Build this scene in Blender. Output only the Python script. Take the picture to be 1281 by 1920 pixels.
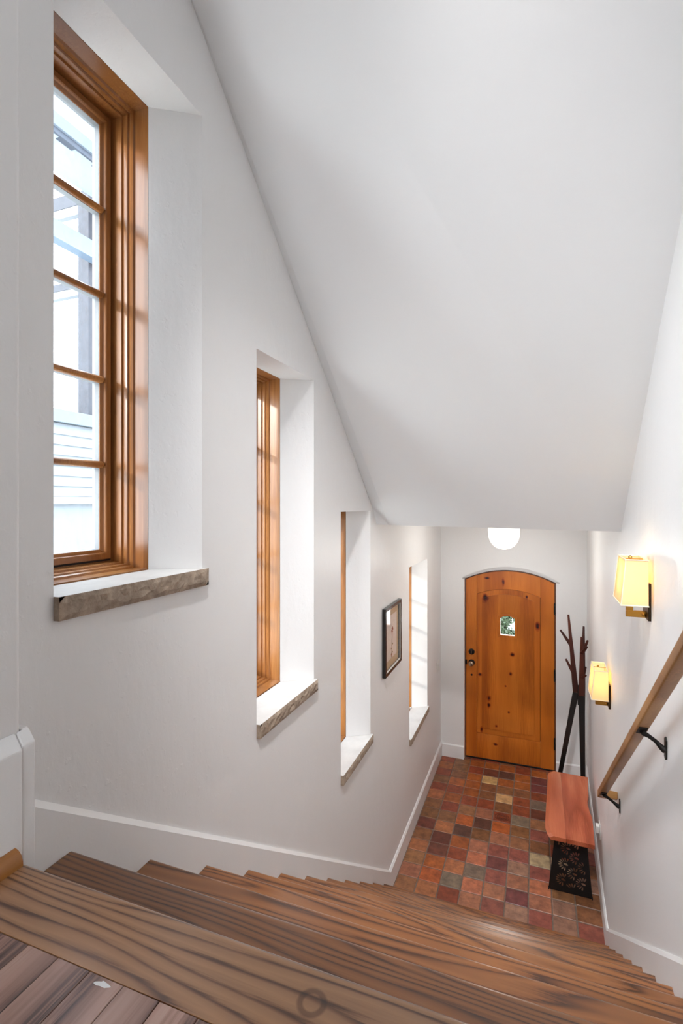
import bpy, bmesh, math, random
from mathutils import Vector, Matrix
random.seed(7)
sc = bpy.context.scene
for o in list(bpy.data.objects):
    bpy.data.objects.remove(o, do_unlink=True)
COL = sc.collection

# ------------------------------------------------------------------ camera
cd = bpy.data.cameras.new('camera')
cam = bpy.data.objects.new('camera', cd); COL.objects.link(cam)
YAW = math.atan2(365, 953)
cam.location = (0, 0, 2.9)
cam.rotation_euler = (math.pi/2, 0, YAW)
cd.sensor_fit = 'HORIZONTAL'; cd.sensor_width = 36.0
cd.lens = 953/1281*36.0
cd.shift_y = -15/1281
cd.clip_start = 0.02
sc.camera = cam

# ------------------------------------------------------------------ world, sun, large lights, exposure
w = bpy.data.worlds.new('World'); sc.world = w; w.use_nodes = True
bg = w.node_tree.nodes['Background']
bg.inputs[0].default_value = (0.80, 0.91, 1.0, 1); bg.inputs[1].default_value = 1.7

def add_light(name, kind, loc, rot=(0, 0, 0), energy=10, color=(1, 1, 1), **kw):
    l = bpy.data.lights.new(name, kind); l.energy = energy; l.color = color
    for k, v in kw.items(): setattr(l, k, v)
    o = bpy.data.objects.new(name, l); COL.objects.link(o)
    o.location = loc; o.rotation_euler = rot
    return o
sd = Vector((0.5, 1.0, -0.27)).normalized()
sun = add_light('sun', 'SUN', (-6, -8, 9), energy=0.38, color=(1.0, 0.95, 0.86), angle=math.radians(2.5))
sun.rotation_euler = sd.to_track_quat('-Z', 'Y').to_euler()
# added fill shining through an unseen hall opening behind the camera
add_light('added_hall_fill', 'AREA', (-0.2, -6.52, 3.75), (math.radians(90), 0, 0), energy=20,
          color=(0.94, 0.97, 1.0), shape='RECTANGLE', size=1.1, size_y=2.2)
vs = sc.view_settings
vs.view_transform = 'Standard'; vs.look = 'None'; vs.gamma = 1.0; vs.use_curve_mapping = False
vs.exposure = 2.5

# ------------------------------------------------------------------ materials
def lin(c):
    return tuple(((v/255)/12.92 if v/255 <= 0.04045 else ((v/255+0.055)/1.055)**2.4) for v in c)
MATS = {}
def newmat(name):
    m = bpy.data.materials.new(name); m.use_nodes = True
    nt = m.node_tree; b = nt.nodes['Principled BSDF']; MATS[name] = m
    return m, nt, b
def N(nt, t, **kw):
    n = nt.nodes.new(t)
    for k, v in kw.items():
        if k.startswith('_'): n.inputs[k[1:].replace('_', ' ')].default_value = v
        else: setattr(n, k, v)
    return n
def ramp(nt, stops):
    r = nt.nodes.new('ShaderNodeValToRGB'); e = r.color_ramp.elements
    while len(e) < len(stops): e.new(0.5)
    for i, (p, c) in enumerate(stops):
        e[i].position = p; e[i].color = (*c, 1)
    return r
def simple(name, rgb, rough=0.5, metal=0.0, spec=0.5, noise=0.0, nscale=20):
    m, nt, b = newmat(name)
    c = lin(rgb)
    b.inputs['Base Color'].default_value = (*c, 1)
    b.inputs['Roughness'].default_value = rough; b.inputs['Metallic'].default_value = metal
    b.inputs['Specular IOR Level'].default_value = spec
    if noise:
        tc = N(nt, 'ShaderNodeTexCoord'); n = N(nt, 'ShaderNodeTexNoise', _Scale=nscale, _Detail=4.0)
        nt.links.new(tc.outputs['Object'], n.inputs['Vector'])
        r = ramp(nt, [(0.3, tuple(v*(1-noise) for v in c)), (0.7, tuple(min(1, v*(1+noise)) for v in c))])
        nt.links.new(n.outputs['Fac'], r.inputs[0]); nt.links.new(r.outputs[0], b.inputs['Base Color'])
    return m
def plaster(name, rgb, rough=0.42, bump=0.10, scale=7):
    m, nt, b = newmat(name); c = lin(rgb)
    b.inputs['Base Color'].default_value = (*c, 1); b.inputs['Roughness'].default_value = rough
    b.inputs['Specular IOR Level'].default_value = 0.4
    tc = N(nt, 'ShaderNodeTexCoord')
    n1 = N(nt, 'ShaderNodeTexNoise', _Scale=scale, _Detail=6.0, _Roughness=0.55)
    mp = N(nt, 'ShaderNodeMapping'); mp.inputs['Scale'].default_value = (1, 1, 0.6)
    nt.links.new(tc.outputs['Object'], mp.inputs[0]); nt.links.new(mp.outputs[0], n1.inputs['Vector'])
    v = N(nt, 'ShaderNodeTexNoise', _Scale=scale*6, _Detail=3.0)
    nt.links.new(tc.outputs['Object'], v.inputs['Vector'])
    rp = ramp(nt, [(0.62, (0, 0, 0)), (0.72, (1, 1, 1))]); nt.links.new(v.outputs['Fac'], rp.inputs[0])
    ad = N(nt, 'ShaderNodeMath', operation='MULTIPLY_ADD'); ad.inputs[1].default_value = 0.10
    nt.links.new(rp.outputs[0], ad.inputs[0]); nt.links.new(n1.outputs['Fac'], ad.inputs[2])
    bp = N(nt, 'ShaderNodeBump', _Strength=bump, _Distance=0.03)
    nt.links.new(ad.outputs[0], bp.inputs['Height']); nt.links.new(bp.outputs[0], b.inputs['Normal'])
    return m
def wood(name, stops, axis='X', freq=26, stretch=0.07, dist=5.0, rough=0.3, bump=0.05, knots=None, fine=0.35, spec=0.5):
    """grain runs along axis; rings = distorted bands across the other axes"""
    m, nt, b = newmat(name); L = nt.links.new
    tc = N(nt, 'ShaderNodeTexCoord'); oi = N(nt, 'ShaderNodeObjectInfo')
    off = N(nt, 'ShaderNodeVectorMath', operation='SCALE'); off.inputs[0].default_value = (7.3, 11.1, 5.7)
    L(oi.outputs['Random'], off.inputs['Scale'])
    add = N(nt, 'ShaderNodeVectorMath', operation='ADD'); L(tc.outputs['Object'], add.inputs[0]); L(off.outputs[0], add.inputs[1])
    mp = N(nt, 'ShaderNodeMapping'); s = [1, 1, 1]; s['XYZ'.index(axis)] = stretch
    mp.inputs['Scale'].default_value = s; L(add.outputs[0], mp.inputs[0])
    # long lazy warps give cathedral figure; streaky pores break the rings up
    nz = N(nt, 'ShaderNodeTexNoise', _Scale=3.6, _Detail=3.0, _Roughness=0.40); L(mp.outputs[0], nz.inputs['Vector'])
    mp2 = N(nt, 'ShaderNodeMapping'); s2 = [150, 150, 150]; s2['XYZ'.index(axis)] = 6.0
    mp2.inputs['Scale'].default_value = s2; L(add.outputs[0], mp2.inputs[0])
    nf = N(nt, 'ShaderNodeTexNoise', _Scale=1.0, _Detail=3.0, _Roughness=0.65); L(mp2.outputs[0], nf.inputs['Vector'])
    ml = N(nt, 'ShaderNodeMath', operation='MULTIPLY_ADD'); ml.inputs[1].default_value = freq*dist*0.1; L(nz.outputs['Fac'], ml.inputs[0])
    wb = N(nt, 'ShaderNodeMath', operation='MULTIPLY'); wb.inputs[1].default_value = 0.9; L(nf.outputs['Fac'], wb.inputs[0]); L(wb.outputs[0], ml.inputs[2])
    tri = N(nt, 'ShaderNodeMath', operation='PINGPONG'); tri.inputs[1].default_value = 1.0; L(ml.outputs[0], tri.inputs[0])
    mx = N(nt, 'ShaderNodeMix', data_type='FLOAT'); mx.inputs[0].default_value = fine
    L(tri.outputs[0], mx.inputs[2]); L(nf.outputs['Fac'], mx.inputs[3])
    r = ramp(nt, stops); L(mx.outputs[0], r.inputs[0])
    # tonal drift per board
    nb = N(nt, 'ShaderNodeTexNoise', _Scale=1.7, _Detail=2.0); L(add.outputs[0], nb.inputs['Vector'])
    hs = N(nt, 'ShaderNodeHueSaturation'); L(r.outputs[0], hs.inputs['Color'])
    mr = N(nt, 'ShaderNodeMapRange'); mr.inputs[1].default_value = 0.25; mr.inputs[2].default_value = 0.75
    mr.inputs[3].default_value = 0.78; mr.inputs[4].default_value = 1.2; L(nb.outputs['Fac'], mr.inputs[0])
    L(mr.outputs[0], hs.inputs['Value'])
    out = hs.outputs[0]
    if knots:
        geo = N(nt, 'ShaderNodeNewGeometry')
        nk = N(nt, 'ShaderNodeTexNoise', _Scale=22.0, _Detail=3.0); L(geo.outputs['Position'], nk.inputs['Vector'])
        prev = None
        for (x, z, rad, sq) in knots:
            sb = N(nt, 'ShaderNodeVectorMath', operation='SUBTRACT'); sb.inputs[1].default_value = (x, 5.95, z)
            L(geo.outputs['Position'], sb.inputs[0])
            mm = N(nt, 'ShaderNodeVectorMath', operation='MULTIPLY'); mm.inputs[1].default_value = (1, 0, sq); L(sb.outputs[0], mm.inputs[0])
            ln = N(nt, 'ShaderNodeVectorMath', operation='LENGTH'); L(mm.outputs[0], ln.inputs[0])
            dv = N(nt, 'ShaderNodeMath', operation='DIVIDE'); dv.inputs[1].default_value = rad; L(ln.outputs['Value'], dv.inputs[0])
            if prev is None: prev = dv
            else:
                mn = N(nt, 'ShaderNodeMath', operation='MINIMUM'); L(prev.outputs[0], mn.inputs[0]); L(dv.outputs[0], mn.inputs[1]); prev = mn
        wob = N(nt, 'ShaderNodeMath', operation='MULTIPLY_ADD'); wob.inputs[1].default_value = 1.1; L(nk.outputs['Fac'], wob.inputs[0])
        sub = N(nt, 'ShaderNodeMath', operation='SUBTRACT'); sub.inputs[1].default_value = 0.55
        L(prev.outputs[0], wob.inputs[2]); L(wob.outputs[0], sub.inputs[0])
        kr = ramp(nt, [(0.15, lin((38, 18, 8))), (0.32, lin((100, 50, 18))), (0.55, lin((196, 142, 96))), (1.0, (1, 1, 1))])
        L(sub.outputs[0], kr.inputs[0])
        mk_ = N(nt, 'ShaderNodeMix', data_type='RGBA', blend_type='MULTIPLY'); mk_.inputs[0].default_value = 1.0
        L(out, mk_.inputs[6]); L(kr.outputs[0], mk_.inputs[7]); out = mk_.outputs[2]
    L(out, b.inputs['Base Color'])
    b.inputs['Roughness'].default_value = rough; b.inputs['Specular IOR Level'].default_value = spec
    bp = N(nt, 'ShaderNodeBump', _Strength=bump, _Distance=0.002); L(mx.outputs[0], bp.inputs['Height']); L(bp.outputs[0], b.inputs['Normal'])
    return m
def glass(name, dirt=0.0, tint=(1, 1, 1)):
    m, nt, b = newmat(name); nt.nodes.remove(b); L = nt.links.new
    out = nt.nodes['Material Output']
    tr = N(nt, 'ShaderNodeBsdfTransparent'); tr.inputs[0].default_value = (*tint, 1)
    gl = N(nt, 'ShaderNodeBsdfGlossy', _Roughness=0.02)
    lw = N(nt, 'ShaderNodeLayerWeight', _Blend=0.5)
    pw = N(nt, 'ShaderNodeMath', operation='POWER'); pw.inputs[1].default_value = 4.0; L(lw.outputs['Facing'], pw.inputs[0])
    fr = N(nt, 'ShaderNodeMath', operation='MULTIPLY_ADD'); fr.inputs[1].default_value = 0.7; fr.inputs[2].default_value = 0.03; L(pw.outputs[0], fr.inputs[0])
    mx = N(nt, 'ShaderNodeMixShader'); L(fr.outputs[0], mx.inputs[0]); L(tr.outputs[0], mx.inputs[1]); L(gl.outputs[0], mx.inputs[2])
    last = mx
    if dirt:
        tc = N(nt, 'ShaderNodeTexCoord'); n = N(nt, 'ShaderNodeTexNoise', _Scale=60.0, _Detail=5.0); L(tc.outputs['Object'], n.inputs['Vector'])
        r = ramp(nt, [(0.55, (0, 0, 0)), (0.75, (dirt, dirt, dirt))]); L(n.outputs['Fac'], r.inputs[0])
        df = N(nt, 'ShaderNodeBsdfDiffuse'); df.inputs[0].default_value = (0.6, 0.6, 0.58, 1)
        m2 = N(nt, 'ShaderNodeMixShader'); L(r.outputs[0], m2.inputs[0]); L(mx.outputs[0], m2.inputs[1]); L(df.outputs[0], m2.inputs[2]); last = m2
    L(last.outputs[0], out.inputs[0])
    return m

plaster('plaster', (240, 239, 238), rough=0.40, bump=0.16)
plaster('ceiling_paint', (237, 237, 237), rough=0.5, bump=0.05, scale=3)
plaster('trim_paint', (242, 241, 240), rough=0.32, bump=0.05, scale=9)
OAK = [(0.20, lin((60, 30, 12))), (0.29, lin((92, 51, 21))), (0.42, lin((124, 74, 34))), (0.9, lin((146, 92, 46)))]
wood('oak_stain', OAK, 'X', freq=300, stretch=0.085, dist=3.2, rough=0.30, bump=0.10, fine=0.45)
wood('oak_old', [(0.26, lin((60, 40, 34))), (0.40, lin((134, 98, 86))), (0.58, lin((172, 134, 120))), (0.85, lin((194, 162, 148)))], 'Y',
     freq=90, stretch=0.07, dist=3.0, rough=0.38, bump=0.3, fine=0.65)
wood('window_wood', [(0.0, lin((124, 74, 34))), (0.4, lin((152, 98, 52))), (0.7, lin((172, 118, 68))), (1.0, lin((188, 138, 88)))], 'Z',
     freq=14, stretch=0.08, dist=3, rough=0.28, bump=0.02, fine=0.35)
KN = [(-0.54, 1.83, .05, .8), (-0.095, 1.87, .018, .7), (0.015, 1.55, .035, .55), (-0.245, 1.22, .030, 1), (-0.265, 1.0, .022, .8),
      (-0.32, .86, .014, 1), (-0.60, .955, .03, 1.2), (-0.285, .57, .014, 1), (-0.345, 2.02, .020, .35), (-0.5, .70, .028, .6),
      (-0.42, .395, .020, 1), (-0.58, .33, .02, .4), (-0.43, .19, .032, 1.6), (-0.52, 2.06, .04, 2.5), (-0.5, .62, .02, .6)]
wood('knotty_alder', [(0.0, lin((146, 70, 16))), (0.4, lin((184, 96, 24))), (0.7, lin((206, 114, 34))), (1.0, lin((220, 130, 46)))], 'Z',
     freq=12, stretch=0.10, dist=4, rough=0.33, bump=0.02, knots=KN, fine=0.3)
wood('door_edge_wood', [(0.0, lin((70, 34, 12))), (1.0, lin((112, 58, 24)))], 'Z', freq=12, stretch=0.1, dist=3, rough=0.4)
wood('bench_wood', [(0.0, lin((136, 62, 38))), (0.4, lin((174, 86, 56))), (0.7, lin((196, 106, 72))), (1.0, lin((212, 126, 90)))], 'Y',
     freq=22, stretch=0.14, dist=4, rough=0.27, bump=0.03, fine=0.3)
wood('bench_wood_pale', [(0.0, lin((158, 76, 48))), (0.5, lin((194, 106, 72))), (1.0, lin((220, 140, 102)))], 'Y',
     freq=16, stretch=0.14, dist=4, rough=0.27, bump=0.03, fine=0.3)
wood('rail_wood', [(0.0, lin((124, 84, 46))), (0.5, lin((164, 116, 66))), (1.0, lin((184, 138, 84)))], 'Y', freq=24, stretch=0.1, dist=3, rough=0.35)
wood('rack_wood', [(0.0, lin((50, 20, 14))), (0.5, lin((78, 34, 22))), (1.0, lin((98, 46, 30)))], 'Z', freq=24, stretch=0.1, dist=3, rough=0.4)
wood('shoe_wood', [(0.0, lin((128, 74, 26))), (0.5, lin((164, 104, 44))), (1.0, lin((182, 120, 58)))], 'Y', freq=24, stretch=0.1, dist=3, rough=0.3)
for nm in ('oak_stain', 'oak_old'):
    bs = MATS[nm].node_tree.nodes['Principled BSDF']; bs.inputs['Coat Weight'].default_value = 0.55; bs.inputs['Coat Roughness'].default_value = 0.25
# the landing board carries a dark round stain
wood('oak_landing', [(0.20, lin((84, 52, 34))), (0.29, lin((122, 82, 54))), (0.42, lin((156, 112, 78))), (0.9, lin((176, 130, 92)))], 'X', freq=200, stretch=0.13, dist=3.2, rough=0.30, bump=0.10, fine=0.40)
_nt = MATS['oak_landing'].node_tree; _b = _nt.nodes['Principled BSDF']; _src = _b.inputs['Base Color'].links[0].from_socket
_g = N(_nt, 'ShaderNodeNewGeometry'); _d = N(_nt, 'ShaderNodeVectorMath', operation='DISTANCE'); _d.inputs[1].default_value = (-0.2600, 0.5760, 2.281)
_nt.links.new(_g.outputs['Position'], _d.inputs[0])
_r = ramp(_nt, [(0.0, (1, 1, 1)), (0.30, (1, 1, 1)), (0.38, (.5, .45, .42)), (0.52, (.5, .45, .42)), (0.62, (1, 1, 1))])
_m = N(_nt, 'ShaderNodeMath', operation='MULTIPLY'); _m.inputs[1].default_value = 30.0
_nt.links.new(_d.outputs['Value'], _m.inputs[0]); _nt.links.new(_m.outputs[0], _r.inputs[0])
_x = N(_nt, 'ShaderNodeMix', data_type='RGBA', blend_type='MULTIPLY'); _x.inputs[0].default_value = 1.0
_nt.links.new(_src, _x.inputs[6]); _nt.links.new(_r.outputs[0], _x.inputs[7]); _nt.links.new(_x.outputs[2], _b.inputs['Base Color'])
_b.inputs['Coat Weight'].default_value = 0.55; _b.inputs['Coat Roughness'].default_value = 0.25
simple('black_paint', (17, 15, 15), 0.35)
simple('black_metal', (11, 11, 12), 0.6, noise=0.2)
simple('iron', (34, 32, 31), 0.5, 0.6)
simple('bronze', (58, 46, 34), 0.35, 0.8)
simple('brass', (176, 128, 58), 0.28, 1.0)
simple('nickel', (190, 186, 180), 0.25, 1.0)
simple('knob_metal', (170, 150, 128), 0.25, 1.0)
simple('plastic_white', (236, 234, 230), 0.35)
simple('grout', (120, 104, 92), 0.9, noise=0.18, nscale=30)
simple('gasket', (30, 24, 20), 0.7)
simple('frame_black', (24, 21, 20), 0.25)
simple('frame_lip', (196, 190, 182), 0.3, 0.6)
simple('mat_board', (214, 200, 172), 0.8)
simple('print_paper', (250, 245, 238), 0.8, noise=0.05, nscale=8)
simple('ink_pink', (178, 110, 112), 0.8); simple('ink_green', (128, 122, 92), 0.8); simple('ink_grey', (110, 98, 92), 0.8)
simple('house_cream', (196, 192, 180), 0.8)
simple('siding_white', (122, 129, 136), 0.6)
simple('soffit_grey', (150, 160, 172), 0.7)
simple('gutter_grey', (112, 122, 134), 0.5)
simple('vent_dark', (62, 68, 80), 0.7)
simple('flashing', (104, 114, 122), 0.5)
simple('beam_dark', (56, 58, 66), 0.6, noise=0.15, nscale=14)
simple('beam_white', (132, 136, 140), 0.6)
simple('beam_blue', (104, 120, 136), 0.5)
simple('roof_slate', (92, 96, 104), 0.8, noise=0.2)
simple('concrete', (206, 204, 198), 0.9, noise=0.08, nscale=3)
simple('bark', (84, 68, 54), 0.9, noise=0.3)
simple('leaf', (52, 66, 40), 0.6, noise=0.3, nscale=3)
glass('pane_glass', dirt=0.10); glass('clear_glass')

# limestone sill: smooth pale top, rough brown broken edge
def stone(name, c0, c1, bump, sc_):
    m, nt, b = newmat(name); L = nt.links.new
    tc = N(nt, 'ShaderNodeTexCoord')
    n = N(nt, 'ShaderNodeTexNoise', _Scale=sc_, _Detail=8.0, _Roughness=0.65); L(tc.outputs['Object'], n.inputs['Vector'])
    r = ramp(nt, [(0.3, lin(c0)), (0.7, lin(c1))]); L(n.outputs['Fac'], r.inputs[0]); L(r.outputs[0], b.inputs['Base Color'])
    bp = N(nt, 'ShaderNodeBump', _Strength=bump, _Distance=0.01); L(n.outputs['Fac'], bp.inputs['Height']); L(bp.outputs[0], b.inputs['Normal'])
    b.inputs['Roughness'].default_value = 0.6
    return m
stone('stone_top', (198, 194, 190), (222, 218, 214), 0.05, 6)
stone('stone_edge', (128, 110, 94), (190, 170, 150), 0.8, 24)

# terracotta: colour comes from the object, with mottling and wear
m, nt, b = newmat('terracotta'); L = nt.links.new
oi = N(nt, 'ShaderNodeObjectInfo'); geo = N(nt, 'ShaderNodeNewGeometry')
n1 = N(nt, 'ShaderNodeTexNoise', _Scale=16.0, _Detail=6.0, _Roughness=0.65); L(geo.outputs['Position'], n1.inputs['Vector'])
r1 = ramp(nt, [(0.25, (0.42, 0.40, 0.40)), (0.5, (1, 1, 1)), (0.75, (1.6, 1.6, 1.5))]); L(n1.outputs['Fac'], r1.inputs[0])
mu = N(nt, 'ShaderNodeMix', data_type='RGBA', blend_type='MULTIPLY'); mu.inputs[0].default_value = 1.0
L(oi.outputs['Color'], mu.inputs[6]); L(r1.outputs[0], mu.inputs[7])
n2 = N(nt, 'ShaderNodeTexNoise', _Scale=55.0, _Detail=4.0, _Roughness=0.7); L(geo.outputs['Position'], n2.inputs['Vector'])
r2 = ramp(nt, [(0.66, (0, 0, 0)), (0.8, (0.55, 0.55, 0.55))]); L(n2.outputs['Fac'], r2.inputs[0])
m2 = N(nt, 'ShaderNodeMix', data_type='RGBA'); L(r2.outputs[0], m2.inputs[0]); L(mu.outputs[2], m2.inputs[6]); m2.inputs[7].default_value = (*lin((196, 150, 120)), 1)
L(m2.outputs[2], b.inputs['Base Color']); b.inputs['Roughness'].default_value = 0.38; b.inputs['Specular IOR Level'].default_value = 0.45
bp = N(nt, 'ShaderNodeBump', _Strength=0.25, _Distance=0.006); L(n1.outputs['Fac'], bp.inputs['Height']); L(bp.outputs[0], b.inputs['Normal'])

# lamp shade linen and opal glass
m, nt, b = newmat('shade_linen'); nt.nodes.remove(b); L = nt.links.new
tl = N(nt, 'ShaderNodeBsdfTranslucent'); tl.inputs[0].default_value = (*lin((255, 216, 140)), 1)
df = N(nt, 'ShaderNodeBsdfDiffuse'); df.inputs[0].default_value = (*lin((246, 236, 214)), 1)
mx = N(nt, 'ShaderNodeMixShader'); mx.inputs[0].default_value = 0.4; L(tl.outputs[0], mx.inputs[1]); L(df.outputs[0], mx.inputs[2])
L(mx.outputs[0], nt.nodes['Material Output'].inputs[0])
simple('shade_trim', (226, 216, 194), 0.8)
def emis(name, rgb, st):
    m, nt, b = newmat(name)
    b.inputs['Base Color'].default_value = (*lin(rgb), 1); b.inputs['Emission Color'].default_value = (*lin(rgb), 1)
    b.inputs['Emission Strength'].default_value = st; b.inputs['Roughness'].default_value = 0.2
    return m
emis('opal_glass', (255, 246, 228), 0.42)
emis('bulb_glow', (255, 214, 140), 2.0)

# ------------------------------------------------------------------ mesh helpers
class MB:
    def __init__(s): s.v = []; s.f = []; s.mi = []
    def add(s, v, f, mi=0):
        o = len(s.v); s.v += [tuple(p) for p in v]; s.f += [tuple(i+o for i in q) for q in f]; s.mi += [mi]*len(f); return s
    def box(s, x0, x1, y0, y1, z0, z1, mi=0):
        v = [(x, y, z) for z in (z0, z1) for y in (y0, y1) for x in (x0, x1)]
        return s.add(v, [(0, 2, 3, 1), (4, 5, 7, 6), (0, 1, 5, 4), (2, 6, 7, 3), (0, 4, 6, 2), (1, 3, 7, 5)], mi)
    def prism(s, poly, axis, a, b, mi=0):
        def P(p, t):
            u, v = p
            return {'X': (t, u, v), 'Y': (u, t, v), 'Z': (u, v, t)}[axis]
        n = len(poly); v = [P(p, a) for p in poly]+[P(p, b) for p in poly]
        f = [tuple(range(n))[::-1], tuple(range(n, 2*n))]+[(i, (i+1) % n, (i+1) % n+n, i+n) for i in range(n)]
        return s.add(v, f, mi)
    def tube(s, path, rad, n=12, cap=True, mi=0, squash=1.0):
        path = [Vector(p) for p in path]; R = rad if isinstance(rad, (list, tuple)) else [rad]*len(path)
        vs, fs = [], []; up = Vector((0, 0, 1)); prevx = None
        for i, p in enumerate(path):
            d = (path[min(i+1, len(path)-1)]-path[max(i-1, 0)]).normalized()
            if prevx is None:
                x = d.cross(up); x = x.normalized() if x.length > 1e-3 else Vector((1, 0, 0))
            else:
                x = (prevx-d*prevx.dot(d)).normalized()
            prevx = x; y = d.cross(x)
            for k in range(n):
                a = 2*math.pi*k/n
                vs.append(p+x*math.cos(a)*R[i]+y*math.sin(a)*R[i]*squash)
        for i in range(len(path)-1):
            for k in range(n):
                k2 = (k+1) % n
                fs.append((i*n+k, i*n+k2, (i+1)*n+k2, (i+1)*n+k))
        if cap:
            fs.append(tuple(range(n))[::-1]); fs.append(tuple(range((len(path)-1)*n, len(path)*n)))
        return s.add(vs, fs, mi)
    def lathe(s, prof, c, axis='Z', n=32, mi=0, cap=True):
        vs, fs = [], []
        for (r, t) in prof:
            for k in range(n):
                a = 2*math.pi*k/n; u, v = r*math.cos(a), r*math.sin(a)
                q = {'Z': (u, v, t), 'Y': (u, t, v), 'X': (t, u, v)}[axis]
                vs.append((c[0]+q[0], c[1]+q[1], c[2]+q[2]))
        for i in range(len(prof)-1):
            for k in range(n):
                k2 = (k+1) % n; fs.append((i*n+k, i*n+k2, (i+1)*n+k2, (i+1)*n+k))
        if cap:
            fs.append(tuple(range(n))[::-1]); fs.append(tuple(range((len(prof)-1)*n, len(prof)*n)))
        return s.add(vs, fs, mi)
    def build(s, name, mats, parent=None, smooth=False, bevel=0, seg=2, origin=None, angle=40):
        if not isinstance(mats, (list, tuple)): mats = [mats]
        me = bpy.data.meshes.new(name); bm = bmesh.new()
        lo = [min(p[i] for p in s.v) for i in range(3)]; hi = [max(p[i] for p in s.v) for i in range(3)]
        og = Vector(origin) if origin else Vector([(lo[i]+hi[i])/2 for i in range(3)])
        bv = [bm.verts.new(Vector(p)-og) for p in s.v]
        for f, mi in zip(s.f, s.mi):
            try: fc = bm.faces.new([bv[i] for i in f]); fc.material_index = mi
            except ValueError: pass
        bmesh.ops.recalc_face_normals(bm, faces=bm.faces)
        if bevel:
            es = [e for e in bm.edges if len(e.link_faces) == 2 and e.calc_face_angle(0) > math.radians(30)]
            bmesh.ops.bevel(bm, geom=es, offset=bevel, segments=seg, affect='EDGES', profile=0.5, clamp_overlap=True)
        bm.to_mesh(me); bm.free()
        for mm in mats: me.materials.append(MATS[mm])
        if smooth:
            me.polygons.foreach_set('use_smooth', [True]*len(me.polygons))
            me.set_sharp_from_angle(angle=math.radians(angle))
        o = bpy.data.objects.new(name, me); COL.objects.link(o)
        o.location = og
        if parent is not None:
            o.parent = parent; o.location = og-WLOC[parent.name]
        WLOC[o.name] = og
        return o
WLOC = {}
def thing(name, loc, label, cat, group=None, kind=None):
    o = bpy.data.objects.new(name, None); COL.objects.link(o); o.location = loc; o.empty_display_size = 0.1
    WLOC[o.name] = Vector(loc); return tag(o, label, cat, group, kind)
def tag(o, label, cat, group=None, kind=None):
    o['label'] = label; o['category'] = cat
    if group: o['group'] = group
    if kind: o['kind'] = kind
    return o
def copy_tree(o, parent=None):
    c = o.copy(); COL.objects.link(c); c.parent = parent
    if parent is not None: c.matrix_parent_inverse = o.matrix_parent_inverse.copy()
    for ch in [q for q in bpy.data.objects if q.parent == o]: copy_tree(ch, c)
    return c

# ------------------------------------------------------------------ key dimensions
XW = -1.03            # left stair wall face
XS = -1.0136          # face of left skirting
ZL = 2.281            # upper landing floor
RUN, RISE = 0.2615, 0.19
def TY(k): return 0.889+RUN*(k-1)      # nosing depth of tread k (k=0 is the landing edge)
def TZ(k): return ZL-RISE*k
def XR(y):            # right wall face
    if y < 2.0: return 0.427
    if y < 3.76: return 0.427+(y-2)/1.76*0.0115
    return 0.4385+(y-3.76)/2.19*0.062
YD = 5.90             # door wall face
ZT = 5.25
WIN = [(0.849, 1.402, 2.688, 4.182), (1.752, 2.306, 2.030, 3.513), (2.678, 3.228, 1.367, 2.856), (4.335, 5.120, 0.852, 2.349)]
SPL, XO, XB = 0.092, -1.170, -1.36      # reveal splay, reveal depth, outside face

# ------------------------------------------------------------------ left wall with splayed window reveals
def holed_face(mb, X, holes, y0, y1, z0, z1):
    ys = sorted({y0, y1, *[h[0] for h in holes], *[h[1] for h in holes]}); zs = sorted({z0, z1, *[h[2] for h in holes], *[h[3] for h in holes]})
    for i in range(len(ys)-1):
        for j in range(len(zs)-1):
            cy, cz = (ys[i]+ys[i+1])/2, (zs[j]+zs[j+1])/2
            if any(h[0] < cy < h[1] and h[2] < cz < h[3] for h in holes): continue
            mb.add([(X, ys[i], zs[j]), (X, ys[i+1], zs[j]), (X, ys[i+1], zs[j+1]), (X, ys[i], zs[j+1])], [(0, 1, 2, 3)])
def rect(h, X): return [(X, h[0], h[2]), (X, h[1], h[2]), (X, h[1], h[3]), (X, h[0], h[3])]
def loft(mb, a, b): mb.add(a+b, [(i, (i+1) % 4, (i+1) % 4+4, i+4) for i in range(4)])
mb = MB(); SLAB = 0.056; JT = 0.02
h1 = [(a, b, c-SLAB, d) for a, b, c, d in WIN]
h2 = [(a+SPL, b-SPL, c-SLAB, d) for a, b, c, d in WIN]
h3 = [(a+SPL-JT, b-SPL+JT, c-SLAB, d+JT) for a, b, c, d in WIN]
holed_face(mb, XW, h1, 0.645, 6.2, -0.15, ZT); holed_face(mb, XB, h3, 0.645, 6.2, -0.15, ZT)
for a, b_, c in zip(h1, h2, h3):
    loft(mb, rect(a, XW), rect(b_, XO)); loft(mb, rect(b_, XO), rect(c, XO-0.001)); loft(mb, rect(c, XO-0.001), rect(c, XB))
tag(mb.build('wall_left', 'plaster'), 'white plaster stairwell wall with four deep window recesses', 'wall', kind='structure')
# thicker wall beside the landing, with a rounded corner
mb = MB(); c = [(-1.36, -6.7), (-0.86, -6.7)]+[(-0.86-0.012+0.012*math.cos(t), 0.633+0.012*math.sin(t)) for t in [i*math.pi/10 for i in range(6)]]+[(-1.36, 0.645)]
mb.prism(c, 'Z', -0.15, ZT)
tag(mb.build('wall_landing', 'plaster', smooth=True), 'white plaster wall corner beside the top landing', 'wall', kind='structure')
# right wall
mb = MB(); c = [(0.427, -6.7), (0.427, 2.0), (0.4385, 3.76), (XR(6.2), 6.2), (0.75, 6.2), (0.75, -6.7)]
mb.prism(c, 'Z', -0.15, ZT)
tag(mb.build('wall_right', 'plaster'), 'white plaster wall carrying the handrail and sconces', 'wall', kind='structure')
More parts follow.
